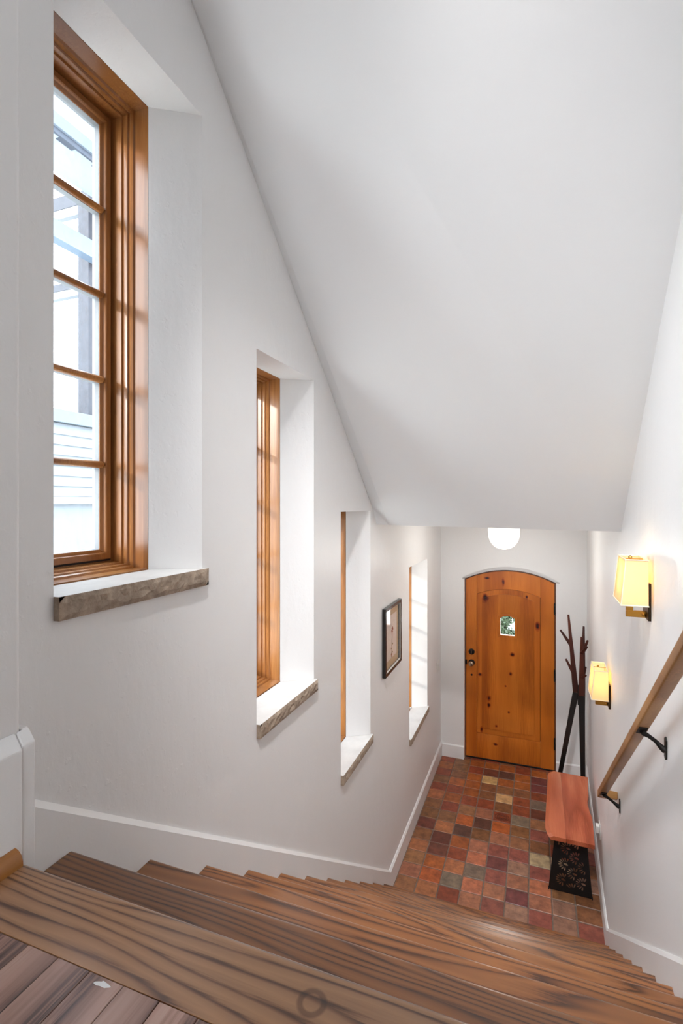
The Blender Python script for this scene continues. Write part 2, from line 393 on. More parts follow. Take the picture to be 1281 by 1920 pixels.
# door wall: two layers, the front one with a slightly larger arch
DXL, DXR = -0.752, 0.186; DC = (DXL+DXR)/2
def arch(x, xl, xr, spring, peak):
    hc = (xr-xl)/2; s_ = peak-spring; R = (hc*hc+s_*s_)/(2*s_); t = x-(xl+xr)/2
    return peak-R+math.sqrt(max(R*R-t*t, 0))
def arch_wall(mb, ya, yb, xl, xr, spring, peak, jl, jr):
    mb.box(-1.36, xl, ya, yb, -0.15, 3.0); mb.box(xr, 0.75, ya, yb, -0.15, 3.0)
    if jl > xl: mb.box(xl, jl, ya, yb, -0.15, spring-0.004)
    if jr < xr: mb.box(jr, xr, ya, yb, -0.15, spring-0.004)
    n = 28
    for i in range(n):
        a = xl+(xr-xl)*i/n; b = xl+(xr-xl)*(i+1)/n
        mb.prism([(a, arch(a, xl, xr, spring, peak)), (b, arch(b, xl, xr, spring, peak)), (b, 3.0), (a, 3.0)], 'Y', ya, yb)
mb = MB(); arch_wall(mb, YD, 5.985, -0.788, 0.236, 2.056, 2.203, DXL-0.012, DXR+0.012); arch_wall(mb, 5.985, 6.12, DXL-0.0122, DXR+0.0122, 2.043, 2.157, DXL-0.0122, DXR+0.0122)
mb.box(-1.36, 0.75, YD, 6.12, 3.0, ZT)
tag(mb.build('wall_door', 'plaster'), 'white plaster end wall around the arched front door', 'wall', kind='structure')
# hall behind the camera: back wall with a tall opening added to let in light
mb = MB(); mb.box(-1.36, -0.75, -6.7, -6.5, 2.0, ZT); mb.box(0.35, 0.75, -6.7, -6.5, 2.0, ZT); mb.box(-0.75, 0.35, -6.7, -6.5, 2.0, 2.65); mb.box(-0.75, 0.35, -6.7, -6.5, 4.85, ZT)
tag(mb.build('wall_back', 'plaster'), 'white plaster wall behind the landing with a tall opening added to let in light', 'wall', kind='structure')
# ceilings
def lz(y): return 2.9+0.848*(3.254-y)
def rz(y): return 2.748+0.83*(3.149-y)
ztop = 5.06; yl = 3.254-(ztop-2.9)/0.848; yr = 3.149-(ztop-2.748)/0.83
xw, xr2 = XW-0.02, 0.45
mb = MB()
V = [(xw, yl, ztop), (xr2, yr, ztop), (xr2, 3.147, 2.748), (xw, 3.254, 2.9), (xw, 3.377, 2.756), (-0.94, 3.362, 2.756),
     (xw-.3, yl, ztop), (xr2+.1, yr, ztop), (xr2+.1, -6.7, ztop), (xw-.3, -6.7, ztop),
     (xw, 6.1, 2.752), (xr2+.15, 6.1, 2.752), (xr2+.15, 3.14, 2.748)]
mb.add(V, [(0, 1, 2), (0, 2, 5, 3), (3, 5, 4), (6, 7, 8, 9), (4, 5, 2, 12, 11, 10)])
o = mb.build('ceiling', 'ceiling_paint'); tag(o, 'white sloping ceiling above the stairs', 'ceiling', kind='structure')
# roof slab above so no sky leaks in
mb = MB(); mb.box(-1.36, 0.75, -6.7, 6.2, ZT, ZT+0.1)
tag(mb.build('roof_slab', 'concrete'), 'flat roof slab above the stairwell', 'roof', kind='structure')

# ------------------------------------------------------------------ entry floor with terracotta tiles
mb = MB(); mb.box(-1.03, 0.52, 3.2, 6.12, -0.15, -0.004)
floor = mb.build('floor', 'grout'); tag(floor, 'terracotta tiled entry floor at the foot of the stairs', 'floor', kind='structure')
PAL = {'o': (150, 82, 40), 'O': (162, 84, 42), 'r': (128, 62, 40), 'b': (120, 78, 50), 'd': (98, 52, 40), 'D': (84, 54, 44), 'g': (112, 96, 80),
       't': (184, 146, 98), 'p': (132, 74, 62), 'P': (106, 56, 54), 'k': (160, 98, 64), 'K': (168, 102, 72), 'n': (136, 92, 62), 'm': (150, 96, 72),
       's': (164, 140, 110), 'q': (140, 104, 84)}
TX = [-1.014, -.855, -.69, -.534, -.376, -.214, -.053, .108, .266, .425]
TYR = [5.968, 5.925, 5.777, 5.622, 5.47, 5.32, 5.17, 5.005, 4.847, 4.683, 4.52, 4.357, 4.202, 4.042, 3.886, 3.73, 3.57]
GRID = ['ddrrbrrrr',      # strip at the threshold
        'rnoooroob', 'obrdDoPrr', 'rbotooPrb', 'boobbbrdr', 'rrobtrgrb', 'korrbrdor', 'brnmrgnpr', 'bbODObpbm',
        'dkDbmnbrp', 'bdomppssb', 'kdrKPqpbq', 'nokgpmKnb', 'mOgKmPmqn', 'nkrmpqpqp', 'krpkmppmK', 'pmkpmpqpm']
tile_me = None
for r in range(len(TYR)-1):
    for c in range(9):
        x0, x1 = TX[c], TX[c+1]
        if c == 8: x1 = XR(TYR[r+1])-0.001
        y1, y0 = TYR[r], TYR[r+1]
        if r == 0 and (x1 < DXL+0.02 or x0 > DXR-0.02): continue
        if r == 0: x0, x1 = max(x0, DXL), min(x1, DXR)
        if r == 1 and x1 < DXL: pass
        g = 0.0038
        w_, h_ = (x1-x0)-2*g, (y1-y0)-2*g
        if tile_me is None:
            t = MB().box(-.5, .5, -.5, .5, -0.006, 0.0).build('tile', 'terracotta', bevel=0.0035, seg=2); tile_me = t.data
            # bevel in unit space is scaled below; keep the mesh unit-sized
            bm = bmesh.new(); tb = MB(); k = 0.022
            poly = [(-.5+k, -.5), (.5-k, -.5), (.5, -.5+k), (.5, .5-k), (.5-k, .5), (-.5+k, .5), (-.5, .5-k), (-.5, -.5+k)]
            inn = [(p[0]*0.955, p[1]*0.955) for p in poly]
            vv = [(p[0], p[1], -0.010) for p in poly]+[(p[0], p[1], -0.003) for p in poly]+[(p[0], p[1], 0.0) for p in inn]
            ff = [(i, (i+1) % 8, (i+1) % 8+8, i+8) for i in range(8)]+[(i+8, (i+1) % 8+8, (i+1) % 8+16, i+16) for i in range(8)]+[tuple(range(16, 24))]
            tile_me.clear_geometry(); tile_me.from_pydata(vv, [], ff); tile_me.update()
        else:
            t = bpy.data.objects.new('tile', tile_me); COL.objects.link(t)
        t.parent = floor
        zz = random.uniform(-0.0012, 0.0004)
        WLOC[t.name] = Vector(((x0+x1)/2, (y0+y1)/2, zz))
        t.location = WLOC[t.name]-WLOC['floor']
        t.scale = (w_+random.uniform(-.002, .001), h_+random.uniform(-.002, .001), 1)
        t.rotation_euler = (random.uniform(-.004, .004), random.uniform(-.004, .004), random.uniform(-.006, .006))
        cc = lin(PAL[GRID[r][c]]); j = 1.15*random.uniform(.9, 1.1)
        t.color = (cc[0]*j, cc[1]*j*random.uniform(.95, 1.05), cc[2]*j, 1)
        if r == 7 and c == 4: MED = t
# the one tile with an embossed medallion
mb = MB(); cx, cy = WLOC[MED.name].x, WLOC[MED.name].y
for rr in (.022, .038, .054): 
    n = 28; path = [(cx+rr*1.15*math.cos(2*math.pi*i/n), cy+rr*math.sin(2*math.pi*i/n), 0.0005) for i in range(n+1)]
    mb.tube(path, 0.0035, n=6)
mo = mb.build('relief_ring', 'terracotta', smooth=True); mo.parent = None
mo.parent = floor; mo.location = WLOC[mo.name]-WLOC['floor']; mo.color = (*lin((96, 42, 26)), 1); mo['label'] = 'embossed ring medallion on one tile'

# ------------------------------------------------------------------ upper landing floor
mb = MB(); mb.box(-0.86, 0.427, -6.5, 0.50, 2.05, ZL-0.0195)
land = mb.build('floor_landing', 'oak_old'); tag(land, 'worn reddish strip floor of the top landing', 'floor', kind='structure')
pl_me = None; x = -0.839; i = 0
while x < 0.42:
    x1 = min(x+0.0572, 0.4265)
    if pl_me is None or x1-x < 0.057:
        t = MB().box(x+.0006, x1-.0006, -6.5, 0.5105, ZL-0.019, ZL-0.0004).build('plank', 'oak_old', land, bevel=0.0009, seg=1)
        if pl_me is None: pl_me = t.data
        base = WLOC[t.name].copy() if i == 0 else base
    else:
        t = bpy.data.objects.new('plank', pl_me); COL.objects.link(t); t.parent = land
        t.location = Vector((base.x+(x-(-0.839)), base.y, base.z+random.uniform(-.0006, 0)))-WLOC['floor_landing']
    x += 0.0572; i += 1

mb = MB(); rp = random.Random(11); blob = [(-.5215+.012*math.cos(t)*rp.uniform(.6, 1.2), .501+.0045*math.sin(t)*rp.uniform(.5, 1.2)) for t in [2*math.pi*i/14 for i in range(14)]]
mb.prism(blob, 'Z', ZL-.0003, ZL+.0003); mb.build('paint_mark', 'trim_paint', land)['label'] = 'small smear of white paint'

# ------------------------------------------------------------------ staircase
st = thing('staircase', (-0.3, 2.1, 0.0), 'straight flight of brown oak steps down to the tiled entry', 'staircase')
def nose_poly(yn, yback, z, th=0.028, r=0.013):
    p = [(yback, z), ]
    p += [(yn-r+r*math.sin(t), z-r+r*math.cos(t)) for t in [k*math.pi/16 for k in range(0, 17)]]
    return p+[(yback, z-th)]
XTR = 0.4235
# landing nosing board
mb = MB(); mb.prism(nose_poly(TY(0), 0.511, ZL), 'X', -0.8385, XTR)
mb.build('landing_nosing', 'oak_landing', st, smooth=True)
first = None; firstr = None
for k in range(1, 12):
    if k == 1:
        t1 = MB().prism(nose_poly(TY(k), 0.6585, TZ(k)), 'X', XS+0.0008, XTR-0.006); t1.box(-0.838, XTR-0.006, TY(0)-.029, 0.6585, TZ(k)-.028, TZ(k))
        t1.build('tread', 'oak_stain', st, smooth=True)
    elif first is None:
        first = MB().prism(nose_poly(TY(k), TY(k-1)-0.029, TZ(k)), 'X', XS+0.0008, XTR-0.006).build('tread', 'oak_stain', st, smooth=True)
    else:
        t = bpy.data.objects.new('tread', first.data); COL.objects.link(t); t.parent = st
        t.location = first.location+Vector((0, RUN*(k-2), -RISE*(k-2)))
MB().box(-0.838, XTR-0.0065, TY(0)-0.047, TY(0)-0.030, TZ(1)+0.0005, TZ(0)-0.0285).build('riser', 'oak_stain', st)
for k in range(1, 12):
    if firstr is None:
        firstr = MB().box(XS+0.001, XTR-0.0065, TY(1)-0.047, TY(1)-0.030, TZ(2)+0.0005, TZ(1)-0.0285).build('riser', 'oak_stain', st)
    else:
        t = bpy.data.objects.new('riser', firstr.data); COL.objects.link(t); t.parent = st
        t.location = firstr.location+Vector((0, RUN*(k-1), -RISE*(k-1)))

# ------------------------------------------------------------------ baseboards and skirting
def sky(y): return 0.160+0.7266*(3.68-y)
def skirt(name, xa, xb, label, s):
    mb = MB(); ch = 0.010*s
    # sloped skirt then level run; bevelled top edge toward the room
    def seg(p0, p1, z0b, z1b):
        (ya, za), (yb, zb) = p0, p1
        v = [(xa(ya), ya, z0b), (xa(yb), yb, z1b), (xa(yb), yb, zb-0.016), (xa(ya), ya, za-0.016),
             (xb(ya), ya, z0b), (xb(yb), yb, z1b), (xb(yb), yb, zb), (xb(ya), ya, za), (xb(ya)+ch, ya, za), (xb(yb)+ch, yb, zb)]
        mb.add(v, [(0, 1, 2, 3), (3, 2, 9, 8), (8, 9, 6, 7), (4, 7, 6, 5), (0, 3, 8, 7, 4), (1, 5, 6, 9, 2), (0, 4, 5, 1)])
    ys = [0.66, 2.0, 3.68] if s > 0 else [0.2, 2.0, 3.68]
    for a, b in zip(ys, ys[1:]):
        seg((a, sky(a)), (b, sky(b)), max(0, sky(a)-0.42), max(0, sky(b)-0.42))
    ys = [3.68, 3.76, YD]
    for a, b in zip(ys, ys[1:]): seg((a, .160), (b, .160), 0, 0)
    return tag(mb.build(name, 'trim_paint'), label, 'baseboard', kind='structure')
skirt('baseboard_left', lambda y: XS, lambda y: XW+0.0005, 'white skirting running down the window wall beside the steps', 0.5)
skirt('baseboard_right', lambda y: XR(y)-0.0145, lambda y: XR(y)-0.0005, 'white skirting running down the handrail wall beside the steps', -0.5)
mb = MB(); mb.prism([(YD-.015, 0), (YD-.015, .135), (YD-.004, .147), (YD-.0005, .147), (YD-.0005, 0)], 'X', XS+.001, DXL-.012)
tag(mb.build('baseboard_door', 'trim_paint'), 'short white baseboard left of the front door', 'baseboard', kind='structure')
mb = MB(); mb.prism([(YD-.015, 0), (YD-.015, .135), (YD-.004, .147), (YD-.0005, .147), (YD-.0005, 0)], 'X', DXR+.012, XR(YD)-.016)
tag(mb.build('baseboard_corner', 'trim_paint'), 'short white baseboard right of the front door behind the coat stand', 'baseboard', kind='structure')
mb = MB(); P_ = [(-.8595, 2.285), (-.840, 2.285), (-.840, 2.470), (-.8595, 2.497)]
mb.prism(P_, 'Y', -6.5, 0.632); mb.prism([(-.8595, 2.0), (-.842, 2.0), (-.842, 2.474), (-.8595, 2.497)], 'Y', 0.6325, 0.658)
mb.prism([(-.95, 2.0), (-.8595, 2.0), (-.8595, 2.497), (-.95, 2.497)], 'Y', 0.6455, 0.658)
tag(mb.build('baseboard_landing', 'trim_paint', bevel=0.003), 'tall white baseboard around the landing wall corner', 'baseboard', kind='structure')
mb = MB(); q = [(-.8395, ZL), (-.8195, ZL)]+[(-.8395+.020*math.cos(t), ZL+.004+.022*math.sin(t)) for t in [i*math.pi/14 for i in range(8)]]
mb.prism(q, 'Y', -6.5, 0.617)
tag(mb.build('trim_1', 'shoe_wood', smooth=True), 'orange wooden shoe moulding along the landing baseboard', 'trim', kind='structure')

# ------------------------------------------------------------------ windows
def ring(mb, prof, y0, y1, z0, z1, mi=0):
    """sweep profile [(X, inset)] round a rectangle with mitred corners"""
    n = len(prof); vs, fs = [], []
    for k in range(4):
        for (X, q) in prof:
            y = [y0+q, y1-q, y1-q, y0+q][k]; z = [z0+q, z0+q, z1-q, z1-q][k]
            vs.append((X, y, z))
    for k in range(4):
        k2 = (k+1) % 4
        for i in range(n):
            i2 = (i+1) % n
            fs.append((k*n+i, k2*n+i, k2*n+i2, k*n+i2))
    mb.add(vs, fs, mi)
for wi, (a, b, z0, z1) in enumerate(WIN):
    y0, y1 = a+SPL, b-SPL
    lab = ['tall casement window with orange wooden frame nearest the top landing', 'second tall wooden casement window down the stairs',
           'third wooden casement window in the stair wall', 'lowest wooden casement window beside the framed picture'][wi]
    W = thing('window_%d' % (wi+1), (XO, (y0+y1)/2, z0), lab, 'window', kind='structure')
    mb = MB(); t = JT-0.001
    ring(mb, [(XO-.002, -t), (XO-.002, 0), (-1.224, 0), (-1.228, .006), (-1.236, .0085), (-1.243, .006), (-1.246, .012), (-1.255, .014), (-1.262, .0125),
              (-1.264, .019), (-1.306, .021), (-1.306, .030), (-1.345, .030), (-1.345, -t)], y0, y1, z0+.004, z1)
    mb.build('frame', 'window_wood', W, smooth=True, angle=25)
    mb = MB(); ring(mb, [(-1.304, .0235), (-1.304, .0305), (-1.318, .0305), (-1.318, .0235)], y0, y1, z0+.004, z1)
    mb.build('gasket', 'gasket', W)
    mb = MB(); ring(mb, [(-1.296, .031), (-1.296, .047), (-1.2985, .050), (-1.3045, .052), (-1.3065, .056), (-1.312, .0615), (-1.3145, .0615), (-1.3145, .031)], y0, y1, z0+.004, z1)
    sash = mb.build('sash', 'window_wood', W, smooth=True, angle=25)
    mb = MB(); ring(mb, [(-1.3195, .031), (-1.3195, .058), (-1.332, .062), (-1.342, .062), (-1.342, .031)], y0, y1, z0+.004, z1)
    mb.build('glazing_bead', 'beam_white', W)
    gy0, gy1, gz0, gz1 = y0+.0605, y1-.0605, z0+.004+.0605, z1-.0605
    mun = None; dz = (gz1-gz0)/5
    for k in range(1, 5):
        z = gz0+dz*k
        if mun is None:
            pr = [(-1.3145, z-.011), (-1.307, z-.011), (-1.302, z-.0075), (-1.2985, z-.004), (-1.2985, z+.004), (-1.302, z+.0075), (-1.307, z+.011), (-1.3145, z+.011)]
            mb = MB(); mb.add([(X, gy0-.004, zz) for X, zz in pr]+[(X, gy1+.004, zz) for X, zz in pr],
                              [tuple(range(8)), tuple(range(8, 16))]+[(i, (i+1) % 8, (i+1) % 8+8, i+8) for i in range(8)])
            mun = mb.build('muntin', 'window_wood', W, smooth=True); oun = None
            oun = MB().box(-1.342, -1.3195, gy0-.001, gy1+.001, z-.009, z+.009).build('outer_muntin', 'beam_white', W)
        else:
            for src in (mun, oun):
                t_ = bpy.data.objects.new(src.name.split('.')[0], src.data); COL.objects.link(t_); t_.parent = W
                t_.location = src.location+Vector((0, 0, dz*(k-1)))
    pane = None
    for k in range(5):
        if pane is None:
            pane = MB().box(-1.3193, -1.3148, gy0-.012, gy1+.012, gz0, gz0+dz-.0002).build('pane', 'pane_glass', W)
        else:
            t_ = bpy.data.objects.new('pane', pane.data); COL.objects.link(t_); t_.parent = W; t_.location = pane.location+Vector((0, 0, dz*k))
    # stone sill: top sheet and rough broken front edge
    e = 0.0006; ya, yb = a+e, b+0.013
    poly = [(XO+.0005, y0+e), (XW, a+e), (XW, a+e), (-1.0130, a+e), (-1.0130, yb), (XW+.0008, yb), (XW+.0008, b-e), (XO+.0005, y1-e)]
    poly = [poly[0], (XW, a+e), (-1.0130, a+e), (-1.0130, yb), (XW+.0008, yb), (XW+.0008, b-e), (XO+.0005, y1-e)]
    mb = MB(); mb.prism(poly, 'Z', z0-SLAB+.0005, z0)
    bm_ = mb.build('stone_sill', ['stone_top', 'stone_edge'], W)
    for p in bm_.data.polygons:
        if p.normal.z < 0.5: p.material_index = 1
    # knapped front face: irregular facets
    rnd = random.Random(wi); ny, nz_ = 34, 4; vs_, fs_ = [], []
    for j in range(nz_+1):
        for i in range(ny+1):
            yy = ya+(yb-ya)*i/ny; zz = z0-SLAB+.0005+(SLAB-.0005)*j/nz_
            edge = (j in (0, nz_)) or (i in (0, ny))
            vs_.append((-1.0130+(0.0 if edge else rnd.uniform(0.001, .0075)), yy+(0 if edge else rnd.uniform(-.006, .006)), zz+(0 if edge else rnd.uniform(-.004, .004))))
    for j in range(nz_):
        for i in range(ny):
            q0 = j*(ny+1)+i; fs_ += [(q0, q0+1, q0+ny+2), (q0, q0+ny+2, q0+ny+1)]
    mb = MB(); mb.add(vs_, fs_); fe = mb.build('sill_edge', 'stone_edge', W); fe['label'] = 'rough split stone sill edge'
    # crank handle on the lower jamb
    if wi == 3:
        cy = y1-0.13
        ck = MB().tube([(-1.205, cy, z0+.010), (-1.19, cy, z0+.022), (-1.178, cy+.012, z0+.026), (-1.165, cy+.05, z0+.020)], [.012, .009, .006, .006], n=10).build('crank_handle', 'nickel', W, smooth=True)
        MB().lathe([(.003, -.012), (.009, -.008), (.010, .004), (.006, .010)], (-1.163, cy+.055, z0+.024), n=14).build('knob', 'nickel', ck, smooth=True)

# ------------------------------------------------------------------ front door
D = thing('door_1', (DC, 5.97, 0), 'arched orange-brown knotty wooden front door with small window', 'door', kind='structure')
FY = 5.972; SP, PK = 2.033, 2.147
def A(x, d=0): return arch(x, DXL, DXR, SP, PK)-d
def strip(mb, xa, xb, zlo, zhi, y0, y1, n=16, mi=0):
    """solid between curves zlo(x) and zhi(x)"""
    xs = [xa+(xb-xa)*i/n for i in range(n+1)]
    poly = [(x, zlo(x)) for x in xs]+[(x, zhi(x)) for x in reversed(xs)]
    v = []; f = []
    for y in (y0, y1):
        v += [(x, y, z) for x, z in poly]
    m_ = len(poly)
    for i in range(n):
        f += [(i, i+1, m_-2-i, m_-1-i), (m_+i, m_+i+1, 2*m_-2-i, 2*m_-1-i)]
    f += [(i, (i+1) % m_, (i+1) % m_+m_, i+m_) for i in range(m_)]
    mb.add(v, f, mi)
SW_ = 0.130; z_b = 0.012
xl, xr_ = DXL+SW_-.012, DXR-SW_-.012
ptop = lambda x: arch(x, xl, xr_, 1.875, 1.945)
bvz = dict(bevel=0.004, seg=2, smooth=True)
mb = MB(); strip(mb, DXL, xl, lambda x: z_b, A, FY, 6.015, 4); mb.build('stile', 'knotty_alder', D, bevel=0.0012, seg=1)
mb = MB(); strip(mb, xr_, DXR, lambda x: z_b, A, FY, 6.015, 4); mb.build('stile', 'knotty_alder', D, bevel=0.0012, seg=1)
mb = MB(); strip(mb, xl, xr_, ptop, A, FY, 6.015, 20); mb.build('top_rail', 'knotty_alder', D, bevel=0.002)
mb = MB(); mb.box(xl, xr_, FY, 6.015, z_b, 0.29); mb.build('bottom_rail', 'knotty_alder', D, bevel=0.005, seg=2, smooth=True)
# recessed panel with moulded border and raised field, both cut out for the door light
gx0, gx1, gz0, gz1 = -0.402, -0.196, 1.405, 1.668     # window frame in the door
gi = 0.026
fr_top = lambda x: arch(x, gx0, gx1, gz1-.028, gz1)
in_top = lambda x: arch(x, gx0+gi, gx1-gi, gz1-.028-.022, gz1-.022)
def holed(mb, xa, xb, zlo, zhi, y0, y1):
    ha, hb = gx0+gi, gx1-gi
    strip(mb, xa, ha, zlo, zhi, y0, y1, 8); strip(mb, hb, xb, zlo, zhi, y0, y1, 8)
    strip(mb, ha, hb, zlo, lambda x: gz0+gi, y0, y1, 2); strip(mb, ha, hb, in_top, zhi, y0, y1, 12)
mb = MB(); holed(mb, xl+.0035, xr_-.0035, lambda x: .2935, lambda x: ptop(x)-.0035, FY+.010, 6.000); mb.build('panel', 'knotty_alder', D)
mb = MB(); holed(mb, xl, xr_, lambda x: .29, lambda x: ptop(x), 6.0005, 6.0145); mb.build('panel_core', 'door_edge_wood', D)
def pin(x): return arch(x, xl+.055, xr_-.065, 1.825, 1.885)
mb = MB(); holed(mb, xl+.055, xr_-.065, lambda x: .350, pin, FY+.0035, FY+.0098); mb.build('raised_field', 'knotty_alder', D)
# door light
DW = MB()
strip(DW, gx0, gx0+gi, lambda x: gz0, fr_top, FY-.006, FY+.0034, 3); strip(DW, gx1-gi, gx1, lambda x: gz0, fr_top, FY-.006, FY+.0034, 3)
strip(DW, gx0+gi, gx1-gi, in_top, fr_top, FY-.006, FY+.0034, 12); DW.box(gx0+gi, gx1-gi, FY-.006, FY+.0034, gz0, gz0+gi)
lf = DW.build('window_surround', 'knotty_alder', D, bevel=0.002)
mb = MB(); strip(mb, gx0+gi-.001, gx1-gi+.001, lambda x: gz0+gi-.001, lambda x: in_top(x)+.0005, FY+.012, FY+.018, 12)
mb.build('pane', 'clear_glass', D)
# jamb round the leaf
mb = MB(); n = 28; jt = 0.012; o_ = [(DXL-.0005, 0.0), (DXL-.0005, SP)]+[(DXL+(DXR-DXL)*i/n, A(DXL+(DXR-DXL)*i/n)+.0008) for i in range(1, n)]+[(DXR+.0005, SP), (DXR+.0005, 0.0)]
q_ = []
for (x, z) in o_:
    dx, dz = x-DC, (z-1.1) if z > SP-.001 else 0
    q_.append((x-jt, z) if x < DXL+.001 and z < SP-.001 else (x+jt, z) if x > DXR-.001 and z < SP-.001 else
              (x-jt if x < DXL+.001 else x+jt if x > DXR-.001 else x, z+jt))
vs_ = []; fs_ = []; m_ = len(o_)
for y in (FY-.004, 6.03):
    vs_ += [(x, y, z) for x, z in o_]+[(x, y, z) for x, z in q_]
for i in range(m_-1):
    a_, b_, c_, d_ = i, i+1, m_+i+1, m_+i
    fs_ += [(a_, b_, c_, d_), tuple(k+2*m_ for k in (a_, b_, c_, d_)), (a_, b_, b_+2*m_, a_+2*m_), (d_, c_, c_+2*m_, d_+2*m_)]
mb.add(vs_, fs_); mb.build('jamb', 'door_edge_wood', D)
MB().box(DXL-.012, DXR+.012, 5.969, 6.10, -.004, .0095).build('threshold', 'iron', D, bevel=.002)
# lock, knob, hinges
def rosette(z, r):
    return MB().lathe([(r*.6, 0.0), (r, -.0005), (r, -.006), (r*.8, -.011), (r*.3, -.012)], (-0.690, FY-.0005, z), axis='Y', n=28)
db = rosette(1.210, .034).build('deadbolt', 'iron', D, smooth=True)
MB().box(-.694, -.686, FY-.032, FY-.0128, 1.192, 1.228).build('thumb_turn', 'knob_metal', db, bevel=.003)
kr = rosette(1.085, .036).build('knob_rosette', 'iron', D, smooth=True)
MB().lathe([(.010, -.0130), (.010, -.034), (.022, -.040), (.029, -.052), (.027, -.064), (.016, -.070), (.004, -.071)], (-.690, FY, 1.085), axis='Y', n=28).build('door_knob', 'knob_metal', kr, smooth=True)
MB().lathe([(.010, 0), (.012, -.003), (.007, -.006)], (-.690, FY-.0005, .945), axis='Y', n=16).build('keyhole_cover', 'iron', D, smooth=True)
for z in (1.76, 1.04, .30):
    h = MB().lathe([(.009, -.06), (.009, .06)], (DXR+.002, FY-.012, z), n=14).build('hinge', 'iron', D, smooth=True)
    MB().lathe([(.004, .0605), (.008, .0615), (.006, .068), (.002, .070)], (DXR+.002, FY-.012, z), n=12).build('finial', 'iron', h, smooth=True)
MB().box(DXL-.012, DXL+.012, FY-.010, FY-.0045, 1.06, 1.115).build('strike_plate', 'iron', D, bevel=.001)

# ------------------------------------------------------------------ handrail
RB = thing('handrail', (0.40, 3.2, 1.25), 'brown wooden handrail on black iron brackets along the white wall', 'handrail')
def rb(y): return 1.277-0.737*(y-3.183)       # underside height
ra, rbx = 0.333, 0.372
def railbox(mb, xa, xb, ya, yb, th=0.044):
    v = [(x, y, rb(y)+dz) for y in (ya, yb) for dz in (0, th) for x in (xa, xb)]
    mb.add(v, [(0, 1, 3, 2), (4, 6, 7, 5), (0, 4, 5, 1), (2, 3, 7, 6), (0, 2, 6, 4), (1, 5, 7, 3)])
mb = MB(); railbox(mb, ra, rbx, 0.15, 3.262); mb.build('rail', 'rail_wood', RB, bevel=.005, seg=3, smooth=True)
mb = MB(); railbox(mb, ra, XR(3.2)-.001, 3.2625, 3.300); mb.build('wall_return', 'rail_wood', RB, bevel=.004, seg=3, smooth=True)
for y in (3.175, 2.071, 0.95):
    xw_ = XR(y); zt = rb(y); zc = zt-0.018
    arm = [(.352, y, zt-.004), (.358, y, zt-.012), (.372, y, zt-.018), (.395, y, zt-.034), (xw_-.016, y, zt-.052), (xw_-.006, y, zt-.058)]
    bk = MB().tube(arm, [.010, .0095, .0075, .007, .010, .014], n=12).build('bracket', 'iron', RB, smooth=True)
    MB().prism([(y-.014, zt-.086), (y, zt-.094), (y+.014, zt-.086), (y+.014, zt-.022), (y, zt-.012), (y-.014, zt-.022)], 'X', xw_-.0055, xw_-.0005).build('wall_plate', 'iron', bk, bevel=.0015)
    v = [(.338, y-.03), (.366, y-.03), (.366, y+.03), (.338, y+.03)]
    mb = MB(); mb.add([(x, yy, rb(yy)-.0004) for x, yy in v]+[(x, yy, rb(yy)-.0044) for x, yy in v], [(0, 1, 2, 3), (4, 5, 6, 7), (0, 1, 5, 4), (1, 2, 6, 5), (2, 3, 7, 6), (3, 0, 4, 7)])
    mb.build('saddle', 'iron', bk, bevel=.001)

